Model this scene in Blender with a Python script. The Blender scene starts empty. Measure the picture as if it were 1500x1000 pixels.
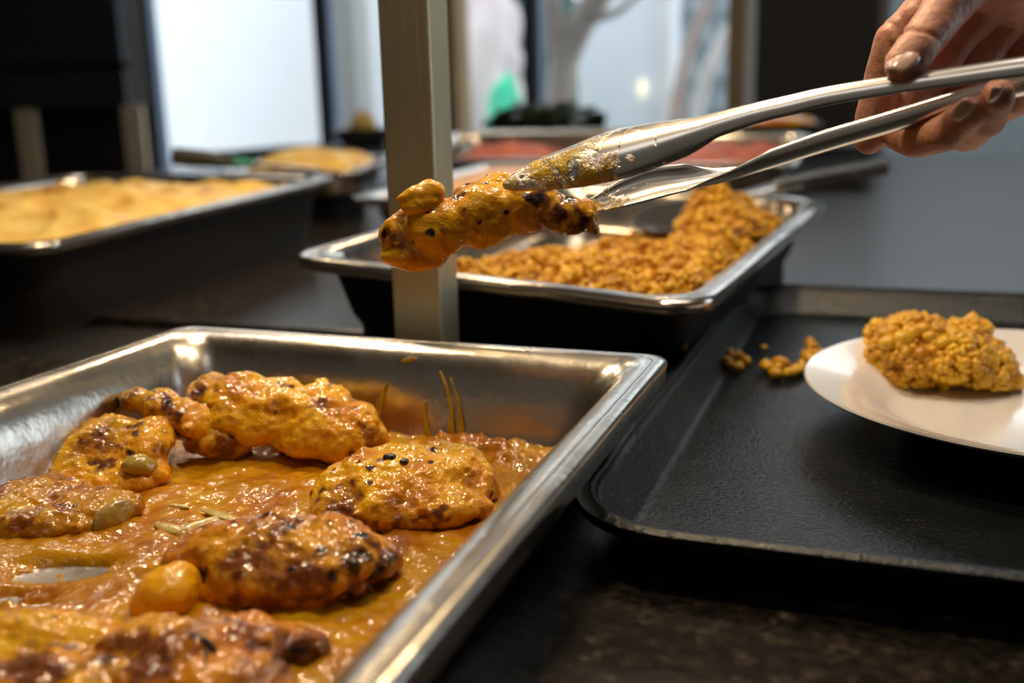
import bpy, bmesh, math, random
import numpy as np
from mathutils import Vector, Matrix, Euler, noise
from mathutils.bvhtree import BVHTree

random.seed(7); rng = np.random.default_rng(7)
sc = bpy.context.scene
col = sc.collection

# ------------------------------------------------------------------ camera
F, CX, CY, HC = 1500.0, 750.0, 500.0, 0.20        # focal length in px of a 1500x1000 frame, eye height over the counter
_d = Vector((560, -368, 1500)).normalized()        # direction in which the counter runs, in camera axes
_u = Vector((-.025, -1, (-368 + .025*560)/1500)); _u = (_u - _d*_u.dot(_d)).normalized()
_r = _d.cross(_u)
ROT = Matrix((_r, _d, _u))                         # camera axes (right, down, forward) -> world
CAM = Vector((0, 0, HC))
cam = bpy.data.cameras.new('camera'); camo = bpy.data.objects.new('camera', cam); col.objects.link(camo)
cr, cu, cf = ROT @ Vector((1,0,0)), ROT @ Vector((0,-1,0)), ROT @ Vector((0,0,1))
camo.matrix_world = Matrix(((cr.x,cu.x,-cf.x,0),(cr.y,cu.y,-cf.y,0),(cr.z,cu.z,-cf.z,HC),(0,0,0,1)))
cam.sensor_width = 36; cam.lens = 36.0*F/1500; cam.clip_start = .01
cam.dof.use_dof = True; cam.dof.focus_distance = .50; cam.dof.aperture_fstop = 4.5; cam.dof.aperture_blades = 7
sc.camera = camo
# ------------------------------------------------------------------ world, exposure
w = bpy.data.worlds.new('overcast_sky'); sc.world = w; w.use_nodes = True
w.node_tree.nodes['Background'].inputs[0].default_value = (.89, .945, 1, 1)
w.node_tree.nodes['Background'].inputs[1].default_value = 2.9
vs = sc.view_settings
sc.display_settings.display_device = 'sRGB'
vs.view_transform = 'Standard'; vs.look = 'None'; vs.gamma = 1; vs.use_curve_mapping = False; vs.exposure = 0.0
try:
    sc.cycles.use_denoising = True; sc.cycles.sample_clamp_indirect = 6
    sc.cycles.max_bounces = 10; sc.cycles.caustics_refractive = False; sc.cycles.caustics_reflective = False
except Exception: pass
LAMP_W, CEIL_W = 6.0, 8.0

# ------------------------------------------------------------------ helpers
def at(x, y, z):                                   # point of the level z seen at a photo position
    v = ROT @ Vector((x-CX, y-CY, F)); return CAM + v*((z-HC)/v.z)
def aty(x, y, Y):                                  # point of the upright plane Y
    v = ROT @ Vector((x-CX, y-CY, F)); return CAM + v*(Y/v.y)
def atd(x, y, d):                                  # point at depth d
    return CAM + (ROT @ Vector((x-CX, y-CY, F)))*(d/F)

def cast(trees, x, y):                             # nearest surface point under a photo position
    v = (ROT @ Vector((x-CX, y-CY, F))).normalized(); best = None
    for t in trees:
        h = t.ray_cast(CAM, v)
        if h[0] is not None and (best is None or h[3] < best[2]): best = (h[0], h[1], h[3])
    return best
def tag(o, label=None, cat=None, group=None, kind=None):
    if label: o['label'] = label
    if cat: o['category'] = cat
    if group: o['group'] = group
    if kind: o['kind'] = kind
    return o
def empty(name, loc=(0,0,0), rot=(0,0,0)):
    o = bpy.data.objects.new(name, None); col.objects.link(o); o.location = loc; o.rotation_euler = rot
    o.empty_display_size = .02
    return o
def mobj(name, me, m=None, parent=None, smooth=None):
    o = bpy.data.objects.new(name, me); col.objects.link(o)
    if m and not me.materials: me.materials.append(m)
    if parent: o.parent = parent
    if smooth is not None:
        me.polygons.foreach_set('use_smooth', [True]*len(me.polygons))
        if smooth > 0: me.set_sharp_from_angle(angle=math.radians(smooth))
    return o
def obj(name, bm, m=None, parent=None, smooth=None):
    me = bpy.data.meshes.new(name); bmesh.ops.recalc_face_normals(bm, faces=bm.faces[:]); bm.to_mesh(me); bm.free()
    return mobj(name, me, m, parent, smooth)
def pobj(name, verts, faces, m=None, parent=None, smooth=None):
    me = bpy.data.meshes.new(name); me.from_pydata([tuple(v) for v in verts], [], faces); me.update()
    return mobj(name, me, m, parent, smooth)
def box(bm, x0, x1, y0, y1, z0, z1, bev=0):
    r = bmesh.ops.create_cube(bm, size=1, matrix=Matrix.Translation(((x0+x1)/2,(y0+y1)/2,(z0+z1)/2)) @ Matrix.Diagonal((x1-x0,y1-y0,z1-z0,1)))
    if bev:
        es = {e for v in r['verts'] for e in v.link_edges}
        bmesh.ops.bevel(bm, geom=list(es), offset=bev, segments=2, profile=.5, affect='EDGES')
def boxo(name, x0, x1, y0, y1, z0, z1, m, parent=None, bev=0):
    bm = bmesh.new(); box(bm, x0, x1, y0, y1, z0, z1, bev); return obj(name, bm, m, parent)
def struct(o): o['kind'] = 'structure'; return o

# ------------------------------------------------------------------ materials
def nodes(name):
    m = bpy.data.materials.new(name); m.use_nodes = True
    nt = m.node_tree; b = nt.nodes['Principled BSDF']; return m, nt, b
def nz(nt, scale, detail=4, rough=.55, coord='Object', stretch=None, dist=0):
    tc = nt.nodes.new('ShaderNodeTexCoord'); n = nt.nodes.new('ShaderNodeTexNoise')
    n.inputs['Scale'].default_value = scale; n.inputs['Detail'].default_value = detail; n.inputs['Roughness'].default_value = rough
    n.inputs['Distortion'].default_value = dist
    if stretch:
        mp = nt.nodes.new('ShaderNodeMapping'); mp.inputs['Scale'].default_value = stretch
        nt.links.new(tc.outputs[coord], mp.inputs[0]); nt.links.new(mp.outputs[0], n.inputs['Vector'])
    else: nt.links.new(tc.outputs[coord], n.inputs['Vector'])
    return n
def ramp(nt, src, stops):
    r = nt.nodes.new('ShaderNodeValToRGB'); e = r.color_ramp.elements
    while len(e) < len(stops): e.new(.5)
    for i,(p,c) in enumerate(stops):
        e[i].position = p; e[i].color = (*c,1) if len(c)==3 else c
    nt.links.new(src, r.inputs[0]); return r
def bump(nt, b, srcs, dist=.001, strength=1.0):
    prev = None
    for s, k in srcs:
        bp = nt.nodes.new('ShaderNodeBump'); bp.inputs['Distance'].default_value = k; bp.inputs['Strength'].default_value = strength
        nt.links.new(s, bp.inputs['Height'])
        if prev: nt.links.new(prev.outputs[0], bp.inputs['Normal'])
        prev = bp
    nt.links.new(prev.outputs[0], b.inputs['Normal']); return prev
def mixc(nt, fac, a, bb, mode='MIX'):
    mx = nt.nodes.new('ShaderNodeMix'); mx.data_type = 'RGBA'; mx.blend_type = mode
    if hasattr(fac, 'is_linked') or hasattr(fac, 'links'): nt.links.new(fac, mx.inputs[0])
    else: mx.inputs[0].default_value = fac
    for s, i in ((a,6),(bb,7)):
        if isinstance(s, tuple): mx.inputs[i].default_value = (*s,1)
        else: nt.links.new(s, mx.inputs[i])
    return mx.outputs[2]
def plain(name, c, rough=.5, metal=0, var=.15, scale=20, coat=0, bumpd=0, bscale=200, spec=.5, stretch=None):
    m, nt, b = nodes(name)
    n = nz(nt, scale, stretch=stretch)
    r = ramp(nt, n.outputs[0], [(.3, tuple(x*(1-var) for x in c)), (.7, tuple(min(1,x*(1+var)) for x in c))])
    nt.links.new(r.outputs[0], b.inputs['Base Color'])
    b.inputs['Roughness'].default_value = rough; b.inputs['Metallic'].default_value = metal
    b.inputs['Coat Weight'].default_value = coat; b.inputs['Coat Roughness'].default_value = .08
    b.inputs['Specular IOR Level'].default_value = spec
    if bumpd:
        n2 = nz(nt, bscale, 3); bump(nt, b, [(n2.outputs[0], bumpd)])
    return m
def steel(name, c=(.62,.60,.57), rough=.24, stretch=(1,1,1), bs=60, bd=.0004, smudge=.12):
    m, nt, b = nodes(name)
    b.inputs['Metallic'].default_value = 1; b.inputs['Base Color'].default_value = (*c,1)
    n = nz(nt, 14, 5, .6); 
    mr = nt.nodes.new('ShaderNodeMapRange'); mr.inputs[1].default_value=.3; mr.inputs[2].default_value=.75
    mr.inputs[3].default_value = rough; mr.inputs[4].default_value = rough+smudge
    nt.links.new(n.outputs[0], mr.inputs[0]); nt.links.new(mr.outputs[0], b.inputs['Roughness'])
    n2 = nz(nt, bs, 3, .6, stretch=stretch); bump(nt, b, [(n2.outputs[0], bd)])
    return m
M = {}
M['pan'] = steel('pan_steel', (.60,.56,.50), .21, bs=45, bd=.0006)
M['pan_far'] = steel('dull_pan_steel', (.58,.53,.47), .17, bs=40, bd=.0008)
M['post'] = steel('brushed_post_steel', (.47,.445,.32), .42, stretch=(1,1,.06), bs=260, bd=.0004)
M['tongs'] = steel('tongs_steel', (.66,.65,.62), .2, bs=30, bd=.0003)
M['rail'] = plain('black_metal', (.012,.012,.013), .5, spec=.3)
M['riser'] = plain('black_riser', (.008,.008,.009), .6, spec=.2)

def food(name, stops, scale, specks=(.07,.022,.004), speck_scale=420, speck_cut=.72, rough=.45, coat=1.0, bd=.0011, bs=300, fine=900, glaze=None, sss=0, wet=300, wetd=.0007):
    """wet baked surface: mottled colour, a 'char' vertex attribute for browned places, fine wet bumps"""
    m, nt, b = nodes(name)
    n = nz(nt, scale, 5, .6, dist=.4)
    c = ramp(nt, n.outputs[0], stops).outputs[0]
    if glaze:
        ng_ = nz(nt, 24, 3, .5, dist=.3); gf = ramp(nt, ng_.outputs[0], [(.46,(0,0,0)),(.60,(.85,.85,.85))]).outputs[0]
        c = mixc(nt, gf, c, glaze)
    n3 = nz(nt, speck_scale, 2, .5)
    sp = ramp(nt, n3.outputs[0], [(speck_cut,(0,0,0)),(speck_cut+.05,(1,1,1))]).outputs[0]
    c = mixc(nt, sp, c, specks)
    at_ = nt.nodes.new('ShaderNodeAttribute'); at_.attribute_name = 'char'
    nb = nz(nt, 140, 4, .6)
    ad = nt.nodes.new('ShaderNodeMath'); ad.operation = 'MULTIPLY_ADD'
    nt.links.new(nb.outputs[0], ad.inputs[0]); ad.inputs[1].default_value = .9; nt.links.new(at_.outputs['Fac'], ad.inputs[2])
    f1 = ramp(nt, ad.outputs[0], [(.56,(0,0,0)),(.95,(1,1,1))]).outputs[0]
    f2 = nt.nodes.new('ShaderNodeMapRange'); nt.links.new(ad.outputs[0], f2.inputs[0])
    f2.inputs[1].default_value=1.12; f2.inputs[2].default_value=1.65
    c = mixc(nt, f1, c, (.21,.055,.004)); c = mixc(nt, f2.outputs[0], c, (.018,.007,.002))
    nt.links.new(c, b.inputs['Base Color'])
    b.inputs['Roughness'].default_value = rough; b.inputs['Coat Weight'].default_value = coat; b.inputs['Coat Roughness'].default_value = .05; b.inputs['Coat IOR'].default_value = 1.42
    b.inputs['Specular IOR Level'].default_value = .16
    nf = nz(nt, fine, 2); ng = nz(nt, bs, 4, .65)
    bump(nt, b, [(ng.outputs[0], bd), (nf.outputs[0], bd*.35)])
    nw = nz(nt, wet, 1.5, .5); bw = nt.nodes.new('ShaderNodeBump'); bw.inputs['Distance'].default_value = wetd; bw.inputs['Strength'].default_value = 1
    nt.links.new(nw.outputs[0], bw.inputs['Height']); nt.links.new(bw.outputs[0], b.inputs['Coat Normal'])
    if sss:
        b.inputs['Subsurface Weight'].default_value = sss; b.inputs['Subsurface Radius'].default_value = (.006,.0025,.0004); b.inputs['Subsurface Scale'].default_value = 1
    return m
M['chicken'] = food('glazed_chicken', [(.25,(.42,.11,.003)),(.42,(.68,.26,.004)),(.55,(.86,.42,.005)),(.72,(.94,.60,.02))], 42, glaze=(.92,.52,.004), sss=.25)
M['chicken2'] = food('browned_chicken', [(.25,(.28,.055,.003)),(.43,(.52,.15,.005)),(.58,(.74,.29,.006)),(.75,(.84,.44,.02))], 48, glaze=(.78,.37,.004), sss=.2)
M['fruit'] = plain('orange_fruit', (.95,.43,.004), .35, var=.2, scale=60, coat=.4, bumpd=.0006, bscale=260)
M['sauce'] = food('orange_sauce', [(.28,(.20,.045,.001)),(.42,(.40,.13,.001)),(.54,(.56,.25,.002)),(.70,(.68,.42,.006))], 30,
                  rough=.35, coat=1.0, speck_cut=.76, bd=.0006, bs=240, fine=640, wet=230, wetd=.0011, glaze=(.52,.255,.003))
M['drip'] = plain('drying_sauce', (.46,.29,.006), .35, var=.35, scale=160, coat=.5)
M['onion'] = plain('onion_slice', (.62,.46,.14), .3, var=.15, scale=90, coat=.6)
M['pepper'] = plain('cooked_green_pepper', (.40,.28,.05), .28, var=.25, scale=90, coat=.8)
M['herb'] = plain('burnt_herb', (.018,.010,.006), .4, coat=.4)
def grain_mat():
    m, nt, b = nodes('yellow_grain')
    n = nz(nt, 55, 4, .6); n2 = nz(nt, 320, 2)
    c = ramp(nt, n.outputs[0], [(.28,(.42,.17,.004)),(.46,(.62,.32,.006)),(.60,(.72,.43,.010)),(.78,(.80,.55,.03))]).outputs[0]
    c2 = ramp(nt, n2.outputs[0], [(.3,(.75,.7,.5)),(.7,(1.35,1.3,1.1))]).outputs[0]
    c = mixc(nt, .7, c, c2, 'MULTIPLY'); nt.links.new(c, b.inputs['Base Color'])
    b.inputs['Roughness'].default_value = .42; b.inputs['Coat Weight'].default_value=.25; b.inputs['Coat Roughness'].default_value=.2
    return m
M['grain'] = grain_mat()
M['plate'] = plain('white_glaze', (.80,.79,.78), .22, var=.02, coat=.6)
def granite():
    m, nt, b = nodes('dark_granite')
    n = nz(nt, 80, 6, .7); n2 = nz(nt, 220, 3, .6)
    c = ramp(nt, n.outputs[0], [(.38,(.006,.006,.006)),(.55,(.022,.018,.014)),(.64,(.07,.055,.042)),(.74,(.24,.20,.165))]).outputs[0]
    c2 = ramp(nt, n2.outputs[0], [(.35,(.3,.3,.3)),(.7,(1.5,1.4,1.3))]).outputs[0]
    c = mixc(nt, 1.0, c, c2, 'MULTIPLY'); nt.links.new(c, b.inputs['Base Color'])
    b.inputs['Roughness'].default_value = .30; b.inputs['Specular IOR Level'].default_value = .32
    n4 = nz(nt, 60, 3)
    bump(nt, b, [(n4.outputs[0], .0005)])
    return m
M['granite'] = granite()
def traymat():
    m, nt, b = nodes('black_tray_plastic')
    n = nz(nt, 18, 4, .6)
    c = ramp(nt, n.outputs[0], [(.3,(.006,.008,.009)),(.7,(.012,.015,.017))]).outputs[0]; nt.links.new(c, b.inputs['Base Color'])
    n1 = nz(nt, 420, 3, .6); n2 = nz(nt, 90, 2, .5, stretch=(1,9,1))
    b.inputs['Roughness'].default_value = .2; b.inputs['Specular IOR Level'].default_value = .4
    bump(nt, b, [(n1.outputs[0], .0008), (n2.outputs[0], .0003)])
    return m
M['tray'] = traymat()
def skinmat():
    m, nt, b = nodes('skin')
    n = nz(nt, 60, 4, .6)
    c = ramp(nt, n.outputs[0], [(.3,(.62,.27,.18)),(.7,(.78,.42,.31))]).outputs[0]; nt.links.new(c, b.inputs['Base Color'])
    b.inputs['Roughness'].default_value = .48; b.inputs['Subsurface Weight'].default_value = .12
    b.inputs['Subsurface Radius'].default_value = (.008,.003,.0015); b.inputs['Subsurface Scale'].default_value = .6
    n2 = nz(nt, 420, 3); bump(nt, b, [(n2.outputs[0], .0005)])
    return m
M['skin'] = skinmat()
M['nail'] = plain('fingernail', (.80,.52,.42), .25, var=.05, coat=.5)
def glassmat():
    m = bpy.data.materials.new('window_glass'); m.use_nodes = True; nt = m.node_tree; nt.nodes.clear()
    o = nt.nodes.new('ShaderNodeOutputMaterial'); mx = nt.nodes.new('ShaderNodeMixShader')
    t = nt.nodes.new('ShaderNodeBsdfTransparent'); t.inputs[0].default_value = (.93,.96,.97,1)
    g = nt.nodes.new('ShaderNodeBsdfGlossy'); g.inputs['Roughness'].default_value = .02
    mx.inputs[0].default_value = .05
    nt.links.new(t.outputs[0], mx.inputs[1]); nt.links.new(g.outputs[0], mx.inputs[2]); nt.links.new(mx.outputs[0], o.inputs[0])
    return m
M['glass'] = glassmat()
def emis(name, c, s):
    m, nt, b = nodes(name); b.inputs['Base Color'].default_value = (*c,1)
    b.inputs['Emission Color'].default_value = (*c,1); b.inputs['Emission Strength'].default_value = s; return m

# ------------------------------------------------------------------ room shell (counter top is the level z = 0, the floor lies 0.9 m lower)
WY = 3.9                                            # window wall
def wx(px, y=60): return aty(px, y, WY).x
M['wall'] = plain('brown_panel', (.030,.021,.012), .6, var=.12, scale=4)
M['wall_side'] = plain('taupe_wall', (.07,.06,.05), .8, var=.06, scale=4)
M['wall_front'] = plain('cream_wall', (.42,.39,.34), .8, var=.05, scale=4)
M['ceil'] = plain('ceiling_paint', (.42,.37,.30), .85, var=.04, scale=3)
M['floor'] = plain('pale_floor', (.42,.42,.38), .3, var=.08, scale=6)
M['frame'] = plain('black_window_frame', (.006,.008,.012), .5, spec=.3)
M['frame_blue'] = plain('blue_grey_frame', (.16,.22,.32), .5, var=.08)
M['frame_grey'] = plain('grey_frame', (.055,.06,.07), .5, var=.08)
M['column'] = plain('tan_column', (.36,.225,.10), .6, var=.12, scale=9)
M['trim'] = plain('pale_metal_trim', (.75,.75,.73), .4, var=.08)
X0, X1, Y0, FL, CE = -4.2, 2.6, -1.6, -.9, 1.9
struct(boxo('floor', X0, X1, Y0, WY, FL-.1, FL, M['floor']))
struct(boxo('ceiling', X0, X1, Y0, WY+.2, CE, CE+.1, M['ceil']))
struct(boxo('wall_left', X0-.15, X0, Y0, WY+.2, FL-.1, CE, M['wall_side']))
bm = bmesh.new()
box(bm, X1, X1+.1, Y0, WY+.2, FL-.1, -.35); box(bm, X1, X1+.1, Y0, WY+.2, 1.6, CE); box(bm, X1, X1+.1, Y0, 1.5, -.35, 1.6); box(bm, X1, X1+.1, 3.4, WY+.2, -.35, 1.6)
struct(obj('wall_right', bm, M['wall_side']))
wr = struct(boxo('window_4', X1+.04, X1+.046, 1.5, 3.4, -.35, 1.6, M['glass']))
for yy in (1.5, 2.42, 3.35): boxo('window_frame', X1, X1+.06, yy, yy+.05, -.35, 1.6, M['frame'], wr)
struct(boxo('wall_front', X0-.15, X1+.15, Y0-.15, Y0, FL-.1, CE, M['wall_front']))
sill, head = -.55, 1.55
bm = bmesh.new()
box(bm, X0, X1, WY, WY+.1, FL-.1, sill); box(bm, X0, X1, WY, WY+.1, head, CE)
box(bm, X0, wx(184), WY, WY+.06, sill, head)
box(bm, wx(1108), wx(1288), WY-.05, WY+.1, sill, .80)
box(bm, wx(1700), X1, WY, WY+.1, sill, head)
struct(obj('wall_back', bm, M['wall']))
# windows: three glazed bays, frames and mullions built bar by bar
def window(name, a, b_, bars):
    r = boxo(name, a, b_, WY+.03, WY+.036, sill, head, M['glass']); struct(r)
    for (p, q, mm, y0, y1) in bars: boxo('window_frame', p, q, y0, y1, sill, head, mm, r)
    boxo('window_sill', a, b_, WY-.02, WY+.14, sill, sill+.03, M['frame_grey'], r)
    return r
window('window_1', wx(184), wx(664), [(wx(182),wx(204),M['frame_grey'],WY,WY+.04),(wx(204),wx(213),M['frame'],WY,WY+.04),(wx(213),wx(222),M['frame_blue'],WY,WY+.05),
        (wx(460),wx(473),M['frame'],WY,WY+.04),(wx(473),wx(483),M['frame_blue'],WY,WY+.05)])
window('window_2', wx(664), wx(1090), [(wx(766),wx(780),M['frame'],WY,WY+.04),(wx(780),wx(791),M['frame_blue'],WY,WY+.05)])
window('window_3', wx(1288), wx(1700), [(wx(1286),wx(1296),M['column'],WY-.02,WY+.05),(wx(1296),wx(1303),M['frame_blue'],WY,WY+.05)])
struct(boxo('window_5', wx(1108), wx(1288), WY+.03, WY+.036, .80, head, M['glass']))
struct(boxo('trim_1', wx(657), wx(685), WY-.12, WY+.02, FL, CE, M['column'], None, .006))
struct(boxo('trim_2', wx(1072), wx(1096), WY-.12, WY+.02, FL, CE, M['column'], None, .006))
struct(boxo('trim_3', wx(1097), wx(1109), WY-.10, WY+.05, FL, CE, M['trim'], None, .004))

# ------------------------------------------------------------------ outside
M['snow'] = plain('white_render', (.78,.79,.80), .9, var=.02, scale=2)
M['ground'] = plain('pinkish_paving', (.46,.40,.39), .9, var=.1, scale=2)
M['grey_wall'] = plain('grey_render', (.42,.42,.40), .9, var=.06, scale=3)
M['pale_blue'] = plain('pale_blue_panel', (.74,.77,.82), .7, var=.03, scale=3)
M['tower'] = plain('blue_grey_cladding', (.15,.185,.20), .7, var=.12, scale=2)
M['towerwin'] = plain('tower_window', (.26,.30,.32), .4, var=.1)
M['bark'] = plain('pale_bark', (.34,.30,.26), .9, var=.25, scale=8)
M['bark2'] = plain('light_bark', (.62,.59,.56), .9, var=.12, scale=8)
M['bark3'] = plain('reddish_bark', (.42,.33,.29), .9, var=.15, scale=8)
M['green'] = plain('bright_green_tarp', (.06,.62,.36), .6, var=.2, scale=5)
M['rose'] = plain('rose_stone', (.74,.63,.62), .9, var=.08, scale=3)
M['conifer'] = plain('dark_foliage', (.05,.09,.08), .9, var=.5, scale=9)
tag(boxo('ground', -16, 12, WY+.2, 24, FL-.2, FL-.1, M['ground']), kind='structure')
def fx(px, Y, y=60): return aty(px, y, Y).x
tag(boxo('building', fx(150,6.2), fx(492,6.2), 6.2, 6.5, FL-.1, 3.2, M['snow'], None, .02), 'blank white building wall outside the left window', 'building')
tag(boxo('pillar', fx(488,5.4), fx(519,5.4), 5.4, 5.6, FL-.1, 3, M['grey_wall'], None, .02), 'grey concrete pillar outside, left of the steel post', 'pillar')
tag(boxo('building', fx(505,7.2), fx(662,7.2), 7.2, 7.5, FL-.1, 3.2, M['snow'], None, .02), 'white rendered wall outside just behind the steel post', 'building')
b = boxo('building', fx(845,6.8), fx(984,6.8), 6.8, 7.1, FL-.1, 3.2, M['pale_blue'], None, .02)
tag(b, 'pale blue-grey panel wall outside the middle window', 'building')
boxo('corner_strip', fx(968,6.78), fx(984,6.78), 6.76, 6.80, FL-.1, 3.2, M['trim'], b)
bm = bmesh.new(); bmesh.ops.create_uvsphere(bm, u_segments=16, v_segments=10, radius=.04, matrix=Matrix.Translation(aty(941,130,6.7)) @ Matrix.Diagonal((.8,.4,1.6,1)))
M['lampw'] = emis('lit_wall_lamp', (1,.88,.66), .75)
tag(obj('wall_lamp', bm, M['lampw'], None, 0), 'small cream lit lamp on the pale blue panel wall', 'lamp')
tw = tag(boxo('tower', fx(984,12), fx(1110,12), 12, 14, FL-.1, 2.9, M['tower'], None, .02), 'blue-grey tower with a grid of pale windows, far outside', 'building')
wme = None
for i in range(6):
    for j in range(8):
        cxp = fx(984,12)+.10+i*(fx(1110,12)-fx(984,12))/6; cz = -.6+j*.36
        if wme is None:
            o = boxo('window_pane', -.055, .055, -.02, .02, -.10, .10, M['towerwin'], tw, .008); wme = o.data
        else:
            o = mobj('window_pane', wme, None, tw)
        o.location = (cxp, 11.99, cz)
M['sky_screen'] = plain('blue_grey_sky_screen', (.13,.145,.15), .9, var=.1, scale=2)  # added wall outside, keeps bright sky out of the counter reflection
tag(boxo('building', fx(1120,7.5), fx(1800,7.5), 7.5, 7.8, FL-.1, 1.9, M['sky_screen'], None, .02), 'added blue-grey screen outside, dims the sky mirrored in the counter', 'building')
def tube(pts, rad, seg=12):
    """tapered tube through points; returns verts, faces"""
    V, Fc = [], []
    pts = [Vector(p) for p in pts]
    for i, p in enumerate(pts):
        t = (pts[min(i+1,len(pts)-1)] - pts[max(i-1,0)]).normalized()
        a = t.orthogonal().normalized() if i == 0 else (pa - t*pa.dot(t)).normalized()
        pa = a; bb = t.cross(a)
        for k in range(seg):
            th = 2*math.pi*k/seg; V.append(p + (a*math.cos(th) + bb*math.sin(th))*rad[i])
    for i in range(len(pts)-1):
        for k in range(seg):
            k2 = (k+1) % seg; Fc.append((i*seg+k, i*seg+k2, (i+1)*seg+k2, (i+1)*seg+k))
    Fc.append(tuple(range(seg-1,-1,-1))); Fc.append(tuple((len(pts)-1)*seg+k for k in range(seg)))
    return V, Fc
def tubeo(name, pts, rad, m, parent=None, seg=12, smooth=40):
    V, Fc = tube(pts, rad, seg); return pobj(name, V, Fc, m, parent, smooth)
tr = tag(empty('tree', aty(822,300,5.6)), 'pale grey tree with a curving trunk outside the middle window', 'tree')
inv = tr.location
def tp(px, py, Y): return aty(px, py, Y) - inv
tubeo('trunk', [tp(818,330,5.6), tp(820,160,5.6), tp(826,90,5.6), tp(846,40,5.6), tp(880,-10,5.6), tp(930,-70,5.6)], [.10,.085,.08,.08,.07,.05], M['bark'], tr)
tubeo('branch', [tp(824,110,5.6), tp(812,50,5.55), tp(806,-40,5.5)], [.06,.05,.04], M['bark'], tr)
tubeo('branch', [tp(855,32,5.6), tp(905,18,5.5), tp(960,-30,5.4)], [.03,.02,.012], M['bark'], tr)
t2 = tag(empty('sapling', aty(1012,260,6.3)), 'pale bare leaning sapling in front of the blue-grey tower', 'tree', 'saplings outside')
inv = t2.location
tubeo('trunk', [tp(1012,260,6.3), tp(1022,160,6.3), tp(1035,110,6.3), tp(1056,64,6.3), tp(1090,10,6.3)], [.045,.043,.042,.04,.03], M['bark2'], t2)
t3 = tag(empty('sapling', aty(985,260,6.5)), 'reddish bare sapling left of the pale sapling', 'tree', 'saplings outside')
inv = t3.location
tubeo('trunk', [tp(985,260,6.5), tp(992,150,6.5), tp(1006,80,6.5), tp(1030,20,6.5), tp(1050,-40,6.5)], [.05,.045,.04,.035,.03], M['bark3'], t3)
def lumpy(name, c, r, m, seed, label, cat, amp=.2, fr=2.0, sub=4):
    bm = bmesh.new(); bmesh.ops.create_icosphere(bm, subdivisions=sub, radius=1)
    for v in bm.verts:
        k = 1 + amp*noise.fractal(v.co*fr + Vector((seed*7.1,0,0)), 1, 2, 4)
        v.co = Vector((v.co.x*r[0]*k, v.co.y*r[1]*k, v.co.z*r[2]*k)) + Vector(c)
    return tag(obj(name, bm, m, None, 0), label, cat)
lumpy('boulder', aty(704,130,7.0), (.30,.35,.75), M['rose'], 3, 'rose-grey boulder outside, right of the tan column', 'rock', .3)
lumpy('shrub', (aty(740,139,6.4).x, 6.4, (aty(740,108,6.4).z+FL-.1)/2), (.15,.15,(aty(740,108,6.4).z-FL+.1)/2), M['green'], 4, 'vivid green rounded shrub outside the middle window', 'shrub', .12, 3)
lumpy('shrub', aty(735,120,9.5), (.9,.6,1.6), M['conifer'], 5, 'dark conifer shrub behind the vivid green one', 'shrub', .3, 3)

# ------------------------------------------------------------------ left cabinet
M['slate'] = plain('slate_cabinet', (.024,.028,.032), .55, var=.1)
M['tan'] = plain('tan_wood', (.72,.56,.38), .6, var=.12, scale=8)
M['brownblack'] = plain('brown_black_wood', (.012,.007,.004), .7)
CYY = 3.72
ca, cb = fx(-60,CYY), fx(176,CYY)
cab = tag(empty('cabinet', ((ca+cb)/2, CYY+.09, FL)), 'dark slate cabinet with an open lower bay, left of the window', 'cabinet')
def cpart(n, x0, x1, y0, y1, z0, z1, m, bev=.004):
    o = boxo(n, x0, x1, y0, y1, z0, z1, m, None, bev); o.parent = cab; o.matrix_parent_inverse = Matrix.Translation(-cab.location); return o
zt = aty(90,100,CYY).z; zb = aty(90,158,CYY).z
cpart('door', ca, cb, CYY, CYY+.03, zt+.015, 1.3, M['slate'])
cpart('drawer_front', ca, cb, CYY, CYY+.03, zb, zt-.015, M['slate'])
cpart('carcass', ca, cb, CYY+.03, CYY+.17, zb, 1.3, M['brownblack'])
cpart('back_panel', ca, cb, CYY+.14, CYY+.17, FL, zb, M['brownblack'])
cpart('side_post', fx(166,CYY), fx(196,CYY), CYY, CYY+.02, FL, aty(180,155,CYY).z, M['tan'])
cpart('side_post', fx(4,CYY), fx(34,CYY), CYY+.01, CYY+.03, FL, zb, M['tan'])
cpart('base', ca, cb, CYY+.05, CYY+.17, FL, FL+.12, M['brownblack'])

# ------------------------------------------------------------------ counter
CX0, CX1, CEND = -2.3, .42, 3.55
cnt = tag(empty('serving_counter', ((CX0+CX1)/2, 1.5, FL)), 'long dark speckled granite serving counter under the pans and tray', 'counter')
def kpart(n, *a, m=None, bev=.003):
    o = boxo(n, *a, m, None, bev); o.parent = cnt; o.matrix_parent_inverse = Matrix.Translation(-cnt.location); return o
kpart('worktop', CX0, CX1, -.25, .645, -.03, 0, m=M['granite'])
kpart('worktop', CX0, CX1, .80, CEND, -.03, 0, m=M['granite'])
kpart('channel', CX0, CX1, .645, .80, -.03, -.010, m=M['rail'], bev=0)
kpart('base_cabinet', CX0+.05, CX1-.05, -.15, CEND-.05, FL, -.03, m=M['brownblack'])

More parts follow.
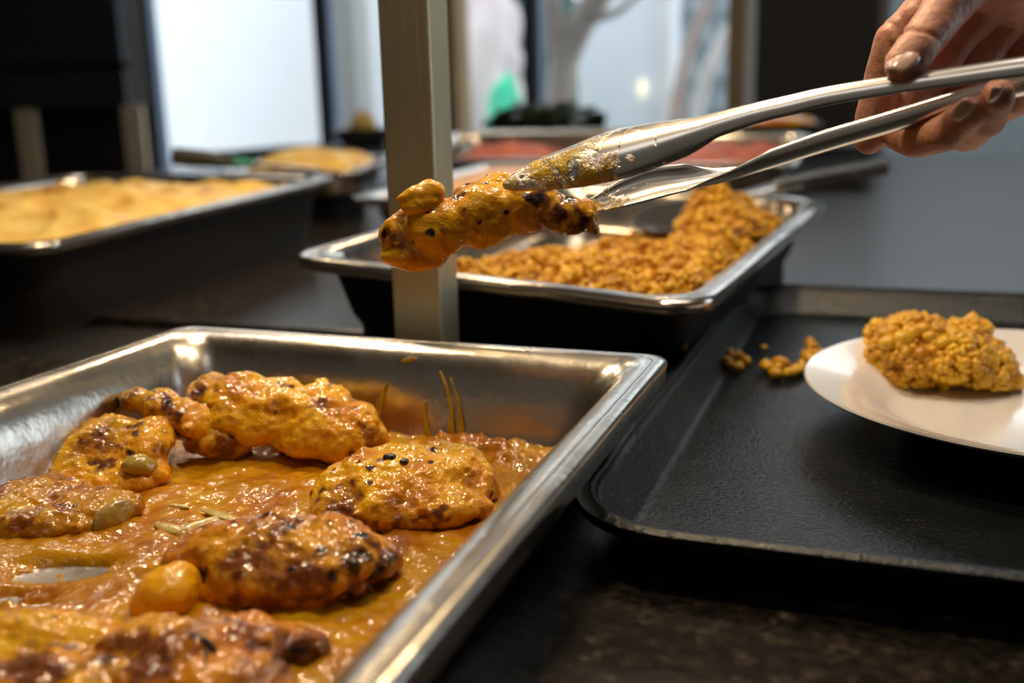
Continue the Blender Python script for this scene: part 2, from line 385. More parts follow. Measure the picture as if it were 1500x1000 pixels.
# ------------------------------------------------------------------ pans
def rrect(hx, hy, r, n=8):
    r = min(r, hx-.001, hy-.001); P = []
    for cx_, cy_, a0 in ((hx-r,hy-r,0),(-hx+r,hy-r,90),(-hx+r,-hy+r,180),(hx-r,-hy+r,270)):
        for k in range(n+1):
            a = math.radians(a0+90*k/n); P.append((cx_+r*math.cos(a), cy_+r*math.sin(a)))
    return P
def densify(P, step):
    Q = []
    for i, p in enumerate(P):
        q = P[(i+1) % len(P)]; L = math.dist(p,q); n = max(1, int(L/step))
        for k in range(n): Q.append((p[0]+(q[0]-p[0])*k/n, p[1]+(q[1]-p[1])*k/n))
    return Q
def loft(rings, close=True):
    """rings of equal length; caps the last"""
    V = [v for R_ in rings for v in R_]; n = len(rings[0]); Fc = []
    for i in range(len(rings)-1):
        for k in range(n):
            k2 = (k+1) % n; Fc.append((i*n+k, i*n+k2, (i+1)*n+k2, (i+1)*n+k))
    if close: Fc.append(tuple((len(rings)-1)*n+k for k in range(n)))
    return V, Fc
def ringset(hx, hy, prof, step=.02, wob=0, seed=0):
    """prof: (inset, z, radius). same vertex count in every ring because the outline is resampled by angle segments"""
    out = []
    for ins, z, r in prof:
        P = rrect(hx-ins, hy-ins, max(r,.002), 8)
        ring = []
        m_ = len(P)
        for i, p in enumerate(P):
            q = P[(i+1) % m_]
            nseg = 10 if i % 9 == 8 else 1
            for k in range(nseg):
                ring.append((p[0]+(q[0]-p[0])*k/nseg, p[1]+(q[1]-p[1])*k/nseg, z))
        out.append([Vector((x, y, zz + (wob*noise.noise(Vector((x*28, y*28, seed+z*10)))))) for x, y, zz in ring])
    return out
def pan(name, W, L, rim, wall, loc, rot, label, m, cat='pan', group=None, wob=0):
    root = tag(empty(name, loc, rot), label, cat, group)
    hx, hy = W/2, L/2
    R1 = ringset(hx, hy, rim, wob=wob, seed=1); V, Fc = loft(R1, False); o = pobj('rim', V, Fc, m, root, 50)
    s = o.modifiers.new('thickness','SOLIDIFY'); s.thickness = .0012; s.offset = -1
    R2 = ringset(hx, hy, [rim[-1]] + wall, wob=wob*.4, seed=1)
    if wob: R2[0] = R1[-1]
    V, Fc = loft(R2, True); o2 = pobj('basin', V, Fc, m, root, 50)
    s = o2.modifiers.new('thickness','SOLIDIFY'); s.thickness = .0012; s.offset = -1
    return root
# near pan: origin at the middle of its rim plane
PX0, PX1, PY1, PZ = -.4365, -.1085, .550, .060
PL = .53; PY0 = PY1-PL
rim_near = [(.001,-.013,.012),(0,-.003,.012),(.0010,-.0008,.012),(.0035,0,.012),(.0060,-.0001,.012),(.0070,-.0001,.012)]
wall_near = [(.0080,-.0001,.0125),(.011,-.0004,.013),(.015,-.0016,.015),(.0190,-.0042,.017),(.0220,-.0080,.019),(.0248,-.0130,.021),(.0275,-.0200,.023),(.030,-.029,.025),(.0325,-.042,.028),(.035,-.0508,.03),(.040,-.0562,.03),(.048,-.058,.03)]
pan('hotel_pan', PX1-PX0, PL, rim_near, wall_near, ((PX0+PX1)/2, (PY0+PY1)/2, PZ), (0,0,0), 'large steel hotel pan of glazed chicken and orange sauce in the foreground', M['pan'])

def plane_rot(o, ex, ey):
    ex = ex.normalized(); ez = ex.cross(ey).normalized(); ey = ez.cross(ex)
    return Matrix((ex, ey, ez)).transposed().to_euler()
rim_std = [(.001,-.010,.03),(0,-.003,.03),(.0012,-.0006,.03),(.004,0,.03),(.006,0,.03),(.007,0,.03)]
wall_std = lambda dp: [(.008,0,.031),(.012,0,.032),(.016,-.001,.034),(.019,-.004,.036),(.021,-.009,.038),(.026,-dp*.55,.04),(.030,-dp*.85,.042),(.034,-dp*.96,.044),(.042,-dp,.046)]
# grain pan, propped so that its near right corner is lowest
A = Vector((-.106,.640,.070)); B_ = Vector((-.428,.668,.088)); C_ = Vector((-.080,1.172,.0875))
ex = (A-B_).normalized(); ey = (C_-A); ey = (ey - ex*ey.dot(ex)).normalized(); ezr = ex.cross(ey)
GW, GL = .328, .53
GC = A - ex*GW/2 + ey*GL/2; GROT = Matrix((ex,ey,ezr)).transposed()
pan('grain_pan', GW, GL, rim_std, wall_std(.056), GC, GROT.to_euler(), 'steel pan of yellow couscous behind the steel post', M['pan_far'], wob=.0016)
def gp(u, v, h): return GC + ex*u + ey*v + ezr*h
# black wedge support of the grain pan (follows its bottom)
shell_rings = ringset(GW/2, GL/2, [(.0195,-.0125,.035),(.0180,-.0130,.035),(.0225,-.0320,.037),(.0265,-.0500,.039),(.031,-.0600,.042)])
shell_rings = [[gp(*v) for v in R_] for R_ in shell_rings]
shell_rings.append([Vector((v.x, v.y, 0.0002 if v.y > .802 else -.0098)) for v in shell_rings[-1]])
V, Fc = loft(shell_rings, True)
tag(pobj('holder_shade_shell', V, Fc, M['riser'], None, 40), 'black holder around the couscous pan, below its bright rim', 'holder')
# baked casserole pan at the left
A = Vector((-.700,.700,.085)); C_ = Vector((-.752,1.33,.100)); ey2 = (C_-A).normalized(); ex2 = Vector((1,.083,-.01)); ex2 = (ex2-ey2*ex2.dot(ey2)).normalized(); ez2 = ex2.cross(ey2)
TW, TL = .46, .632
TC = A - ex2*TW/2 + ey2*TL/2; TROT = Matrix((ex2,ey2,ez2)).transposed()
pan('casserole_pan', TW, TL, rim_std, wall_std(.080), TC, TROT.to_euler(), 'deep steel pan of golden baked casserole at the left', M['pan_far'])
def tpn(u, v, h): return TC + ex2*u + ey2*v + ez2*h
shell_rings = ringset(TW/2, TL/2, [(.0195,-.0125,.035),(.0180,-.0130,.035),(.0230,-.0440,.037),(.0265,-.0700,.039),(.031,-.0840,.042)])  # added dark shell; its colour stands for the shade on the pan's side
shell_rings = [[tpn(*v) for v in R_] for R_ in shell_rings]
shell_rings.append([Vector((v.x, v.y, 0.0002 if v.y > .802 else -.0098)) for v in shell_rings[-1]])
V, Fc = loft(shell_rings, True)
tag(pobj('holder_shade_shell', V, Fc, plain('brown_black_side_shade', (.016,.012,.009), .45), None, 40), 'added brown-black shell, shade on the side of the casserole pan', 'holder')
def flat_food(name, hx, hy, r, z, amp, fr, m, T, label, cat, seed=0, n=60, bulge=0.0):
    """a filled surface with a skirt down to the pan floor, following transform T(u,v,h)"""
    P = densify(rrect(hx, hy, r, 6), .012); V, Fc = [], []
    K = 14; c = 0
    for k in range(K+1):
        s = k/K
        for p in P:
            u, v = p[0]*s, p[1]*s
            h = z + bulge*(1-s*s) + amp*noise.fractal(Vector((u*fr, v*fr, seed)), 1, 2, 4)
            if k == K: h -= amp
            V.append(T(u, v, h))
    N = len(P)
    for p in P: V.append(T(p[0]*.99, p[1]*.99, z-.02))
    for k in range(K+1):
        for i in range(N):
            i2 = (i+1) % N
            if k == 0: continue
            if k <= K: Fc.append(((k-1)*N+i, (k-1)*N+i2, k*N+i2, k*N+i))
    for i in range(N):
        i2 = (i+1) % N; Fc.append((K*N+i, K*N+i2, (K+1)*N+i2, (K+1)*N+i))
    me = bpy.data.meshes.new(name); me.from_pydata([tuple(v) for v in V], [], Fc); 
    b2 = bmesh.new(); b2.from_mesh(me); bmesh.ops.remove_doubles(b2, verts=b2.verts, dist=1e-5); bmesh.ops.recalc_face_normals(b2, faces=b2.faces[:]); b2.to_mesh(me); b2.free()
    return tag(mobj(name, me, m, None, 0), label, cat)
M['bake'] = food('golden_bake', [(.34,(.40,.15,.02)),(.42,(.70,.42,.08)),(.56,(.80,.56,.15)),(.75,(.86,.68,.28))], 22, coat=.3, rough=.45, bd=.002, bs=60, speck_cut=.8)
M['bake2'] = food('orange_bake', [(.25,(.48,.17,.02)),(.45,(.66,.30,.05)),(.75,(.74,.42,.10))], 16, coat=.4, rough=.35, bd=.001, bs=50, speck_cut=.85)
M['red'] = food('shredded_carrot', [(.3,(.30,.035,.003)),(.5,(.52,.085,.004)),(.75,(.66,.18,.01))], 40, coat=.1, rough=.4, bd=.003, bs=120)
flat_food('casserole', TW/2-.027, TL/2-.027, .04, -.012, .012, 16, M['bake'], tpn, 'golden brown baked casserole filling the deep left pan', 'casserole', 2, bulge=.012)

# third pan: flat orange bake behind the post
P3C = Vector((-.49, 1.43, .088))
pan('bake_pan', .34, .53, rim_std, wall_std(.06), P3C, (math.radians(1.0),0,math.radians(2)), 'steel pan of smooth orange bake behind the steel post', M['pan_far'])
R3 = Euler((math.radians(1.0),0,math.radians(2))).to_matrix()
flat_food('orange_bake', .17-.021, .265-.021, .04, -.004, .004, 8, M['bake2'], lambda u,v,h: P3C + R3 @ Vector((u,v,h)), 'smooth orange baked slab in the pan behind the post', 'bake', 5, bulge=.012)
tag(boxo('pan_stand', P3C.x-.13, P3C.x+.13, P3C.y-.22, P3C.y+.22, 0, P3C.z-.066, M['riser']), 'low black block under the orange bake pan', 'stand')
# fourth and fifth pan: tilted towards the guests
def tilted(name, W, L, dp, near, yaw, tilt, label, foodname, flabel, fm, fz, bul, amp, seed, fu=0, fw=1):
    Rm = Euler((math.radians(tilt), 0, math.radians(yaw))).to_matrix()
    c = Vector(near) + Rm @ Vector((0, L/2, 0))
    pan(name, W, L, rim_std, wall_std(dp), c, Rm.to_euler(), label, M['pan_far'])
    flat_food(foodname, (W/2-.028)*fw, (L/2-.028)*(fw**.3), .04, fz, amp, 20, fm, lambda u,v,h: c + Rm @ Vector((u+fu,v,h)), flabel, foodname.split('_')[-1], seed, bulge=bul)
    st = []
    for zt_ in (None, 0):
        for su, sv in ((-1,-1),(1,-1),(1,1),(-1,1)):
            p = c + Rm @ Vector((su*(W/2-.06), sv*(L/2-.05), -dp-.002)); st.append(p if zt_ is None else Vector((p.x, p.y, 0)))
    tag(pobj('pan_stand', st, [(0,1,2,3),(7,6,5,4),(0,4,5,1),(1,5,6,2),(2,6,7,3),(3,7,4,0)], M['riser']), 'black sloping stand under the ' + ('red stew pan' if W > .4 else 'shredded carrot pan' if W > .28 else 'flatbread pan'), 'stand')
    return c, Rm
near = aty(740,233,1.75)
tilted('stew_pan', .46, .34, .06, (near.x, 1.75, near.z), 0, 7, 'steel pan with a little red stew, right of the post at the back', 'red_stew', 'low red-orange stew in the pan behind the orange bake', M['red'], -.036, .034, .010, 3, -.07, .52)
near = aty(1040,240,1.80)
tilted('carrot_pan', .29, .36, .06, (near.x, 1.80, near.z), 0, 6, 'small steel pan of red shredded carrot behind the tongs', 'shredded_carrot', 'red-orange shredded carrot in the small pan behind the tongs', M['red'], -.024, .026, .014, 8)
# bread pan at the back left
near = aty(470,252,1.50)
cB, RB = tilted('bread_pan', .26, .235, .05, (near.x-.075, 1.50, near.z), 6, 4, 'steel pan of tan flatbread behind the casserole pan', 'flat_bread', 'tan folded flatbread heaped in the pan behind the casserole', M['bake'], -.006, .030, .012, 12)
# steel bowl with bread roll near the post
def lathe(prof, seg=48, c=(0,0,0)):
    V, Fc = [], []
    for r, z in prof:
        for k in range(seg):
            a = 2*math.pi*k/seg; V.append((c[0]+r*math.cos(a), c[1]+r*math.sin(a), c[2]+z))
    for i in range(len(prof)-1):
        for k in range(seg):
            k2 = (k+1) % seg; Fc.append((i*seg+k, i*seg+k2, (i+1)*seg+k2, (i+1)*seg+k))
    Fc.append(tuple((len(prof)-1)*seg+k for k in range(seg)))
    return V, Fc
# riser shelf at the back carrying bowls
RZ = .085
rs = tag(empty('display_riser', (-.7, 2.5, 0)), 'long black display riser behind the pans', 'riser')
def rpart(n, *a):
    o = boxo(n, *a, M['riser'], None, .003); o.parent = rs; o.matrix_parent_inverse = Matrix.Translation(-rs.location)
rpart('shelf', -1.7, -.03, 2.32, 2.72, RZ-.012, RZ)
for xx in (-1.66, -.83, -.36): rpart('leg', xx, xx+.03, 2.36, 2.68, 0, RZ-.012)
def bowl(name, c, r, h, m, label):
    pr = [(r*.55,.002),(r*.60,0),(r*.85,h*.45),(r*.98,h*.92),(r,h),(r*.97,h),(r*.83,h*.5),(r*.55,.008),(.001,.006)]
    V, Fc = lathe(pr, 48); V = [Vector(v)+Vector(c) for v in V]
    return tag(pobj(name, V, Fc, m, None, 40), label, 'bowl')
p = aty(535,222,2.5); bowl('steel_bowl', (p.x, 2.5, RZ), .085, .05, M['pan_far'], 'steel bowl holding a tan bread roll, left of the post')
lumpy('bread_roll', (p.x, 2.5, RZ+.052), (.035,.035,.045), M['bake'], 9, 'round tan bread roll in the steel bowl beside the post', 'bread', .1)
p = aty(1143,205,2.45); bowl('black_bowl', (p.x, 2.45, RZ), .095, .048, plain('black_glaze',(.012,.014,.016),.25,coat=.5), 'small black bowl of orange food near the brown panel')
lumpy('orange_relish', (p.x, 2.45, RZ+.042), (.078,.078,.026), M['chicken2'], 11, 'orange relish heaped in the small black bowl', 'relish', .15, 4)
p = aty(800,192,2.5); bowl('salad_bowl', (p.x, 2.5, RZ), .16, .035, plain('dark_green_glaze',(.02,.022,.018),.4), 'wide shallow dark bowl of green leaves on the riser')
LEAFM = plain('salad_leaf', (.018,.032,.012), .45, var=.5, scale=30)
heap = tag(empty('salad_heap', (p.x, 2.5, RZ+.02)), 'heap of dark green salad leaves in the shallow bowl', 'salad')
lv, lf = [], []
for i in range(9):
    for j in range(5):
        u, v = i/8, (j-2)/2
        lv.append((.10*u-.05, .028*v*math.sin(math.pi*min(1,u*.9+.08)), .012*math.sin(u*3)+.008*v*v))
for i in range(8):
    for j in range(4): a = i*5+j; lf.append((a, a+1, a+6, a+5))
lme = None
for i in range(70):
    if lme is None:
        o = pobj('leaf', lv, lf, LEAFM, heap, 0); s = o.modifiers.new('thickness','SOLIDIFY'); s.thickness = .001; lme = o
    else:
        o = lme.copy(); col.objects.link(o); o.parent = heap
    a = random.uniform(0,6.28); r_ = .14*math.sqrt(random.random())
    o.location = (r_*math.cos(a), r_*math.sin(a)*.8, .018 + .05*(1-(r_/.15)**2)*random.random())
    o.rotation_euler = (random.uniform(-.5,.5), random.uniform(-.5,.5), random.uniform(0,6.28)); o.scale = (random.uniform(.7,1.3),)*3
# dark spatula lying across the back of the casserole pan
M['blackplastic'] = plain('black_plastic', (.010,.010,.009), .45)
M['teal'] = plain('teal_plastic', (.03,.28,.20), .4)
sp = tag(empty('spatula', aty(300,235,1.36)), 'black handled spatula lying over the back rim of the casserole pan', 'spatula')
inv = sp.location
tubeo('handle', [aty(254,229,1.30)-inv, aty(300,232,1.32)-inv, aty(345,239,1.34)-inv], [.014,.013,.008], M['blackplastic'], sp)
tubeo('collar', [aty(343,238,1.34)-inv, aty(372,240,1.35)-inv], [.008,.006], M['teal'], sp)
tubeo('shaft', [aty(370,240,1.35)-inv, aty(470,250,1.36)-inv], [.004,.004], M['pan_far'], sp)
# serving spoon in the grain pan
so = tag(empty('serving_spoon', aty(1160,268,1.14)), 'steel serving spoon leaning out of the couscous pan', 'spoon')
inv = so.location
tubeo('handle', [aty(1132,274,1.15)-inv, aty(1215,258,1.19)-inv, aty(1296,245,1.23)-inv], [.0075,.0085,.0088], M['tongs'], so)
tubeo('shaft', [aty(1000,312,1.00)-inv, aty(1070,290,1.08)-inv, aty(1134,273.5,1.15)-inv], [.0035,.0035,.005], M['pan_far'], so)
V, Fc = lathe([(.001,-.008),(.02,-.006),(.032,0),(.0335,.001),(.031,.0015),(.02,-.004),(.001,-.006)], 24)
o = pobj('spoon_head', [Vector((v[0]*1.35, v[1], v[2])) for v in V], Fc, M['pan_far'], so, 40); o.location = aty(985,318,.985)-inv; o.rotation_euler = (.2,-.2,1.0)

# ------------------------------------------------------------------ sneeze guard post
pr = tag(empty('guard_post', (-.281,.600,0)), 'square brushed steel sneeze guard post behind the foreground pan', 'post')
boxo('shaft', -.0170,.0170,-.0150,.0150,.004,1.0, M['post'], pr, .0016)
boxo('foot_plate', -.032,.032,-.028,.028,0,.004, M['post'], pr, .001)

# ------------------------------------------------------------------ tray
TX0, TX1, TY0, TY1 = -.1285, .325, .386, .978
trim_ = [(.0005,.0195,.05),(0,.0245,.05),(.002,.0260,.05),(.0050,.0258,.05),(.0075,.0245,.048)]
twal = [(.0105,.0200,.046),(.0225,.0040,.036),(.0245,.0026,.034),(.028,.0022,.03)]
ty = tag(empty('serving_tray', ((TX0+TX1)/2,(TY0+TY1)/2,0)), 'large black plastic serving tray at the right with a plate on it', 'tray')
R1 = ringset((TX1-TX0)/2, (TY1-TY0)/2, trim_); V, Fc = loft(R1, False); o = pobj('rim', V, Fc, M['tray'], ty, 50)
s = o.modifiers.new('thickness','SOLIDIFY'); s.thickness = .0018; s.offset = -1
R2 = ringset((TX1-TX0)/2, (TY1-TY0)/2, [trim_[-1]]+twal); V, Fc = loft(R2, True); o = pobj('bed', V, Fc, M['tray'], ty, 50)
s = o.modifiers.new('thickness','SOLIDIFY'); s.thickness = .002; s.offset = -1

# ------------------------------------------------------------------ plate
PR = .142; pc = Vector((.0985, .652, .0024))
prof = [(.072,.001),(.074,0),(.082,.0015),(.100,.012),(.125,.0205),(.1405,.0262),(.142,.0278),(.1412,.0290),(.1385,.0286),(.122,.0240),(.104,.0180),(.094,.0090),(.088,.0062),(.080,.0052),(.001,.0050)]
V, Fc = lathe(prof, 96); tag(pobj('plate', [Vector(v)+pc for v in V], Fc, M['plate'], None, 40), 'white china dinner plate of yellow couscous on the black tray', 'plate')

# ------------------------------------------------------------------ grains
def ico(sub):
    b2 = bmesh.new(); bmesh.ops.create_icosphere(b2, subdivisions=sub, radius=1)
    b2.verts.ensure_lookup_table(); v = np.array([x.co[:] for x in b2.verts]); f_ = np.array([[q.index for q in p.verts] for p in b2.faces]); b2.free(); return v, f_
ICO1, ICOF1 = ico(1); ICO2, ICOF2 = ico(2)
def grains(name, pts, rad, m, sub=1, cores=(), clampf=None):
    v0, f0 = (ICO1, ICOF1) if sub == 1 else (ICO2, ICOF2)
    n = len(pts); sc_ = rad[:,None]*rng.uniform(.75,1.25,(n,3))
    V = v0[None]*sc_[:,None,:]
    V *= (1 + .10*rng.standard_normal((n, len(v0), 1)))
    V = (V + pts[:,None,:]).reshape(-1,3)
    Fc = (f0[None] + (np.arange(n)*len(v0))[:,None,None]).reshape(-1,3)
    for e in cores:                                # packed inside of the heap
        cv = ICO2*np.array(e[3:6])*.84 + np.array(e[:3])
        if clampf is not None: cv = clampf(cv)
        Fc = np.concatenate([Fc, ICOF2 + len(V)]); V = np.concatenate([V, cv])
    me = bpy.data.meshes.new(name); me.vertices.add(len(V)); me.vertices.foreach_set('co', V.ravel())
    me.loops.add(Fc.size); me.loops.foreach_set('vertex_index', Fc.ravel().astype(np.int32))
    me.polygons.add(len(Fc)); me.polygons.foreach_set('loop_start', np.arange(0,Fc.size,3,dtype=np.int32)); me.polygons.foreach_set('loop_total', np.full(len(Fc),3,dtype=np.int32))
    me.update(); me.validate()
    return mobj(name, me, m, None, 0)
def mound_pts(ells, n, floor, rmin, rmax, big=.06):
    """points on the upper skin of a union of ellipsoids (cx,cy,cz,a,b,c), clumped with noise"""
    P, Rr = [], []
    wts = np.array([e[3]*e[4] for e in ells]); wts = wts/wts.sum()
    while len(P) < n:
        e = ells[rng.choice(len(ells), p=wts)]
        d = rng.standard_normal(3); d /= np.linalg.norm(d)
        if d[2] < -.25: continue
        p = np.array(e[:3]) + d*np.array(e[3:6])
        k = noise.noise(Vector(p*55)); p = np.array(e[:3]) + d*np.array(e[3:6])*(1+.22*k + rng.uniform(-.05,.03))
        if p[2] < floor: continue
        if any((((p-np.array(q[:3]))/np.array(q[3:6]))**2).sum() < .70 for q in ells): continue
        P.append(p); Rr.append(rng.uniform(rmin, rmax)*(1.8 if rng.random() < big else 1))
    return np.array(P), np.array(Rr)
def ell(px, py, z, a, b, c): p = at(px, py, z); return (p.x, p.y, p.z, a, b, c)
zf = .0085
pl = [ell(1345,520,.028,.030,.026,.024), ell(1300,508,.026,.016,.016,.018), ell(1390,528,.026,.026,.026,.022), ell(1440,545,.018,.020,.022,.018),
      ell(1320,545,.016,.024,.022,.014), ell(1330,478,.042,.012,.012,.009), ell(1420,492,.038,.014,.014,.010), ell(1475,560,.012,.010,.010,.008)]
P, Rr = mound_pts(pl, 1500, zf, .0020, .0038)
def plate_clamp(v): v = v.copy(); v[:,2] = np.maximum(v[:,2], zf); return v
tag(grains('couscous_heap', P, Rr, M['grain'], 1, pl, plate_clamp), 'heap of clumped yellow couscous on the white plate', 'couscous', kind='stuff')
def inner(name, ells, m, label=None):
    pass
# loose clumps on plate and tray
def clump(spots, z, r, label, cat='couscous', group=None):
    P = []; r = r*1.2
    for (x, y, k) in spots:
        c = at(x, y, z + r*.8*k); P.append((c.x, c.y, z + r*.8*k))
        if len(spots) > 2: P.append((c.x+random.uniform(-.004,.004), c.y+random.uniform(-.004,.004), z + r*.6))
    o = grains('couscous_crumb', np.array(P), np.full(len(P), r), M['grain'], 2)
    return tag(o, label, cat, group or 'couscous crumbs fallen beside the heap')
tz = .0045
clump([(1068,531,0.8),(1082,520,1.6),(1078,536,.8),(1092,527,.8),(1070,519,2)], tz, .0034, 'left cluster of couscous crumbs on the black tray')
clump([(1122,535,.8),(1136,545,.8),(1148,532,1.6),(1154,546,.8),(1140,530,1.2),(1166,541,.8),(1175,536,.9)], tz, .0036, 'middle cluster of couscous crumbs on the black tray')
clump([(1183,525,.8),(1190,508,1.8),(1186,517,1.2),(1194,520,.8),(1186,500,2.4)], tz, .0036, 'cluster of couscous crumbs beside the plate edge')
clump([(1119,508,.8)], tz, .002, 'single tiny green crumb on the tray behind the clusters')
clump([(1494,527,.8),(1501,522,.8)], zf+.002, .0036, 'loose grains right of the heap on the plate')
clump([(1384,563,.8)], zf, .0042, 'single round chickpea in front of the heap on the plate', 'chickpea', 'chickpeas')

# couscous in the pan, in pan coordinates
def gel(u, v, h, a, b, c): p = gp(u, v, h); return (p.x, p.y, p.z, a, b, c)
H0 = -.050
gl = [gel(.0,-.13,H0,.075,.075,.044), gel(.07,-.15,H0,.08,.07,.046), gel(-.05,-.16,H0,.05,.06,.036), gel(.10,-.06,H0,.05,.10,.050), gel(.04,-.05,H0,.06,.06,.042), gel(.10,.04,H0+.01,.05,.07,.052),
      gel(.085,.09,H0+.015,.040,.05,.060), gel(.11,.15,H0,.035,.06,.045), gel(.03,.06,H0,.045,.05,.034), gel(.075,.10,H0+.03,.024,.032,.058), gel(.12,-.16,H0,.03,.05,.046)]
P, Rr = mound_pts(gl, 9000, gp(0,0,H0).z-.02, .0016, .0031)
Pl = (P - np.array(GC)) @ np.array([ex, ey, ezr]).T
keep = (np.abs(Pl[:,0]) < GW/2-.028) & (np.abs(Pl[:,1]) < GL/2-.028) & (Pl[:,2] > -.053)
def pan_clamp(v):
    B3 = np.array([ex, ey, ezr]); q = (v-np.array(GC)) @ B3.T
    q[:,0] = q[:,0].clip(-GW/2+.034, GW/2-.034); q[:,1] = q[:,1].clip(-GL/2+.034, GL/2-.034); q[:,2] = np.maximum(q[:,2], -.0545)
    return q @ B3 + np.array(GC)
tag(grains('couscous_bed', P[keep], Rr[keep], M['grain'], 1, gl, pan_clamp), 'yellow couscous heaped in the steel pan behind the post', 'couscous', kind='stuff')

# ------------------------------------------------------------------ chicken
def remeshed(bm, vox, smooth):
    me = bpy.data.meshes.new('tmp'); bm.to_mesh(me); bm.free()
    o = bpy.data.objects.new('tmp', me); col.objects.link(o)
    r = o.modifiers.new('r','REMESH'); r.mode = 'VOXEL'; r.voxel_size = vox
    s = o.modifiers.new('s','SMOOTH'); s.factor = .6; s.iterations = smooth
    dg = bpy.context.evaluated_depsgraph_get(); m2 = bpy.data.meshes.new_from_object(o.evaluated_get(dg))
    bpy.data.objects.remove(o); bpy.data.meshes.remove(me)
    return m2
def add_ell(bm, c, r, rot=(0,0,0), sub=3):
    bmesh.ops.create_icosphere(bm, subdivisions=sub, radius=1, matrix=Matrix.Translation(c) @ Euler(rot).to_matrix().to_4x4() @ Matrix.Diagonal((*r,1)))
SURF = []
def piece(name, ells, m, label, chars=(), vox=.0013, smooth=5, amp=.0026, seed=0, zmin=None, cat='chicken', group='chicken pieces', parent=None, base=0.0, nubs=16):
    """ells: (point, (a,b,c), rot). chars: (point, radius, strength)"""
    bm = bmesh.new()
    for c, r, rot in ells: add_ell(bm, c, r, rot)
    rn = random.Random(seed*13+5)
    for _ in range(nubs):
        c, r, rot = rn.choice(ells); th_ = rn.uniform(0, 6.283); ph = rn.uniform(-.9,.9)
        q = Vector((r[0]*math.cos(th_)*math.cos(ph), r[1]*math.sin(th_)*math.cos(ph), r[2]*math.sin(ph)))*.98
        k_ = min(r)*rn.uniform(.18,.40); add_ell(bm, c + Euler(rot).to_matrix() @ q, (k_*rn.uniform(.8,1.7), k_*rn.uniform(.8,1.7), k_*.8), (rn.random()*3,rn.random()*3,rn.random()*3), 2)
    me = remeshed(bm, vox, smooth)
    n = len(me.vertices); co = np.empty(n*3); me.vertices.foreach_get('co', co); co = co.reshape(-1,3)
    no = np.empty(n*3); me.vertices.foreach_get('normal', no); no = no.reshape(-1,3)
    ch = np.zeros(n); cen = co.mean(0); ext = co.max(0)-co.min(0)
    off = Vector((seed*3.7, seed*1.3, seed*2.1))
    dsp = np.empty(n)
    for i in range(n):
        v = Vector(co[i]); 
        d1 = noise.fractal(v*70+off, 1.0, 2.0, 3); d2 = noise.fractal(v*260+off, .8, 2.0, 3)
        dsp[i] = d1*amp*.9 + d2*amp*.30
        ch[i] = base + .42*noise.noise(v*60+off*2) - .16*d1
    bv = BVHTree.FromPolygons([tuple(c) for c in co], [tuple(p.vertices) for p in me.polygons])
    wob = np.array([noise.fractal(Vector(c)*150+off, .8, 2, 2) for c in co]) if chars else None
    for px, py, r, s in chars:
        p = cast([bv], px, py)
        if p is None: continue
        dd = np.linalg.norm(co-np.array(p[0]), axis=1)*(1+1.1*wob); ch += .78*s*np.exp(-(dd/(r*1.05))**2)
    co = co + no*dsp[:,None]
    if zmin is not None: co[:,2] = np.maximum(co[:,2], zmin)
    me.vertices.foreach_set('co', co.ravel())
    a = me.attributes.new('char','FLOAT','POINT'); a.data.foreach_set('value', ch.astype(np.float32))
    me.update(); me.name = name
    SURF.append(BVHTree.FromPolygons([tuple(c) for c in co], [tuple(p.vertices) for p in me.polygons]))
    return tag(mobj(name, me, m, parent, 0), label, cat, group)
D2R = math.radians
def L(px, py, z, a, b, c, yaw=20, tx=0, ty=0): return (at(px,py,z), (a,b,c), (D2R(tx), D2R(ty), D2R(yaw)))
def K(px, py, z, r, s): return (px, py, r, s)
SZ = .0085                                           # sauce level
piece('chicken_piece', [L(305,582,.037,.014,.020,.009,15,30), L(345,586,.037,.022,.023,.010,12,30), L(395,600,.032,.026,.024,.012,8,32), L(455,614,.028,.028,.025,.0125,2,34), L(505,630,.023,.020,.021,.012,-8,34), L(534,643,.018,.010,.014,.010,-14,32), L(440,640,.017,.022,.012,.010,8,20), L(395,590,.038,.028,.009,.006,8,20)],
      M['chicken'], 'long golden chicken piece at the far wall, on top of a smaller one', [K(282,585,.037,.008,.55),K(545,640,.02,.010,.5),K(470,588,.04,.004,.9),K(410,560,.045,.003,1.0),K(300,600,.03,.008,.35)], seed=1)
piece('chicken_piece', [L(202,583,.039,.012,.009,.006,-20), L(235,594,.036,.016,.012,.009,-25), L(275,615,.029,.019,.015,.011,-25), L(315,640,.018,.018,.016,.011,-25), L(340,650,.014,.012,.013,.009)],
      M['chicken'], 'narrow chicken strip half under the long far piece', [K(192,580,.037,.008,.6),K(245,592,.04,.005,.8),K(330,655,.012,.012,.5),K(225,605,.028,.006,.4)], seed=2, base=.08)
piece('chicken_piece', [L(158,652,.023,.022,.022,.0095,20,28), L(212,660,.021,.014,.023,.011,5,28), L(120,674,.017,.026,.026,.0095,25,25), L(180,692,.013,.026,.018,.009,20,20), L(90,694,.011,.020,.018,.008,25,12)],
      M['chicken'], 'chicken piece with a green pepper bit at the left far side of the pan', [K(150,628,.034,.010,.4),K(160,675,.026,.005,1.0),K(240,660,.02,.008,.4),K(150,650,.03,.006,.4)], seed=3)
piece('chicken_piece', [L(40,735,.011,.036,.028,.010), L(120,745,.010,.030,.020,.009), L(60,770,.008,.03,.014,.009)],
      M['sauce'], 'chicken piece almost drowned in sauce at the left edge of the photo', [K(40,750,.016,.010,.5),K(95,760,.014,.010,.4)], seed=4)
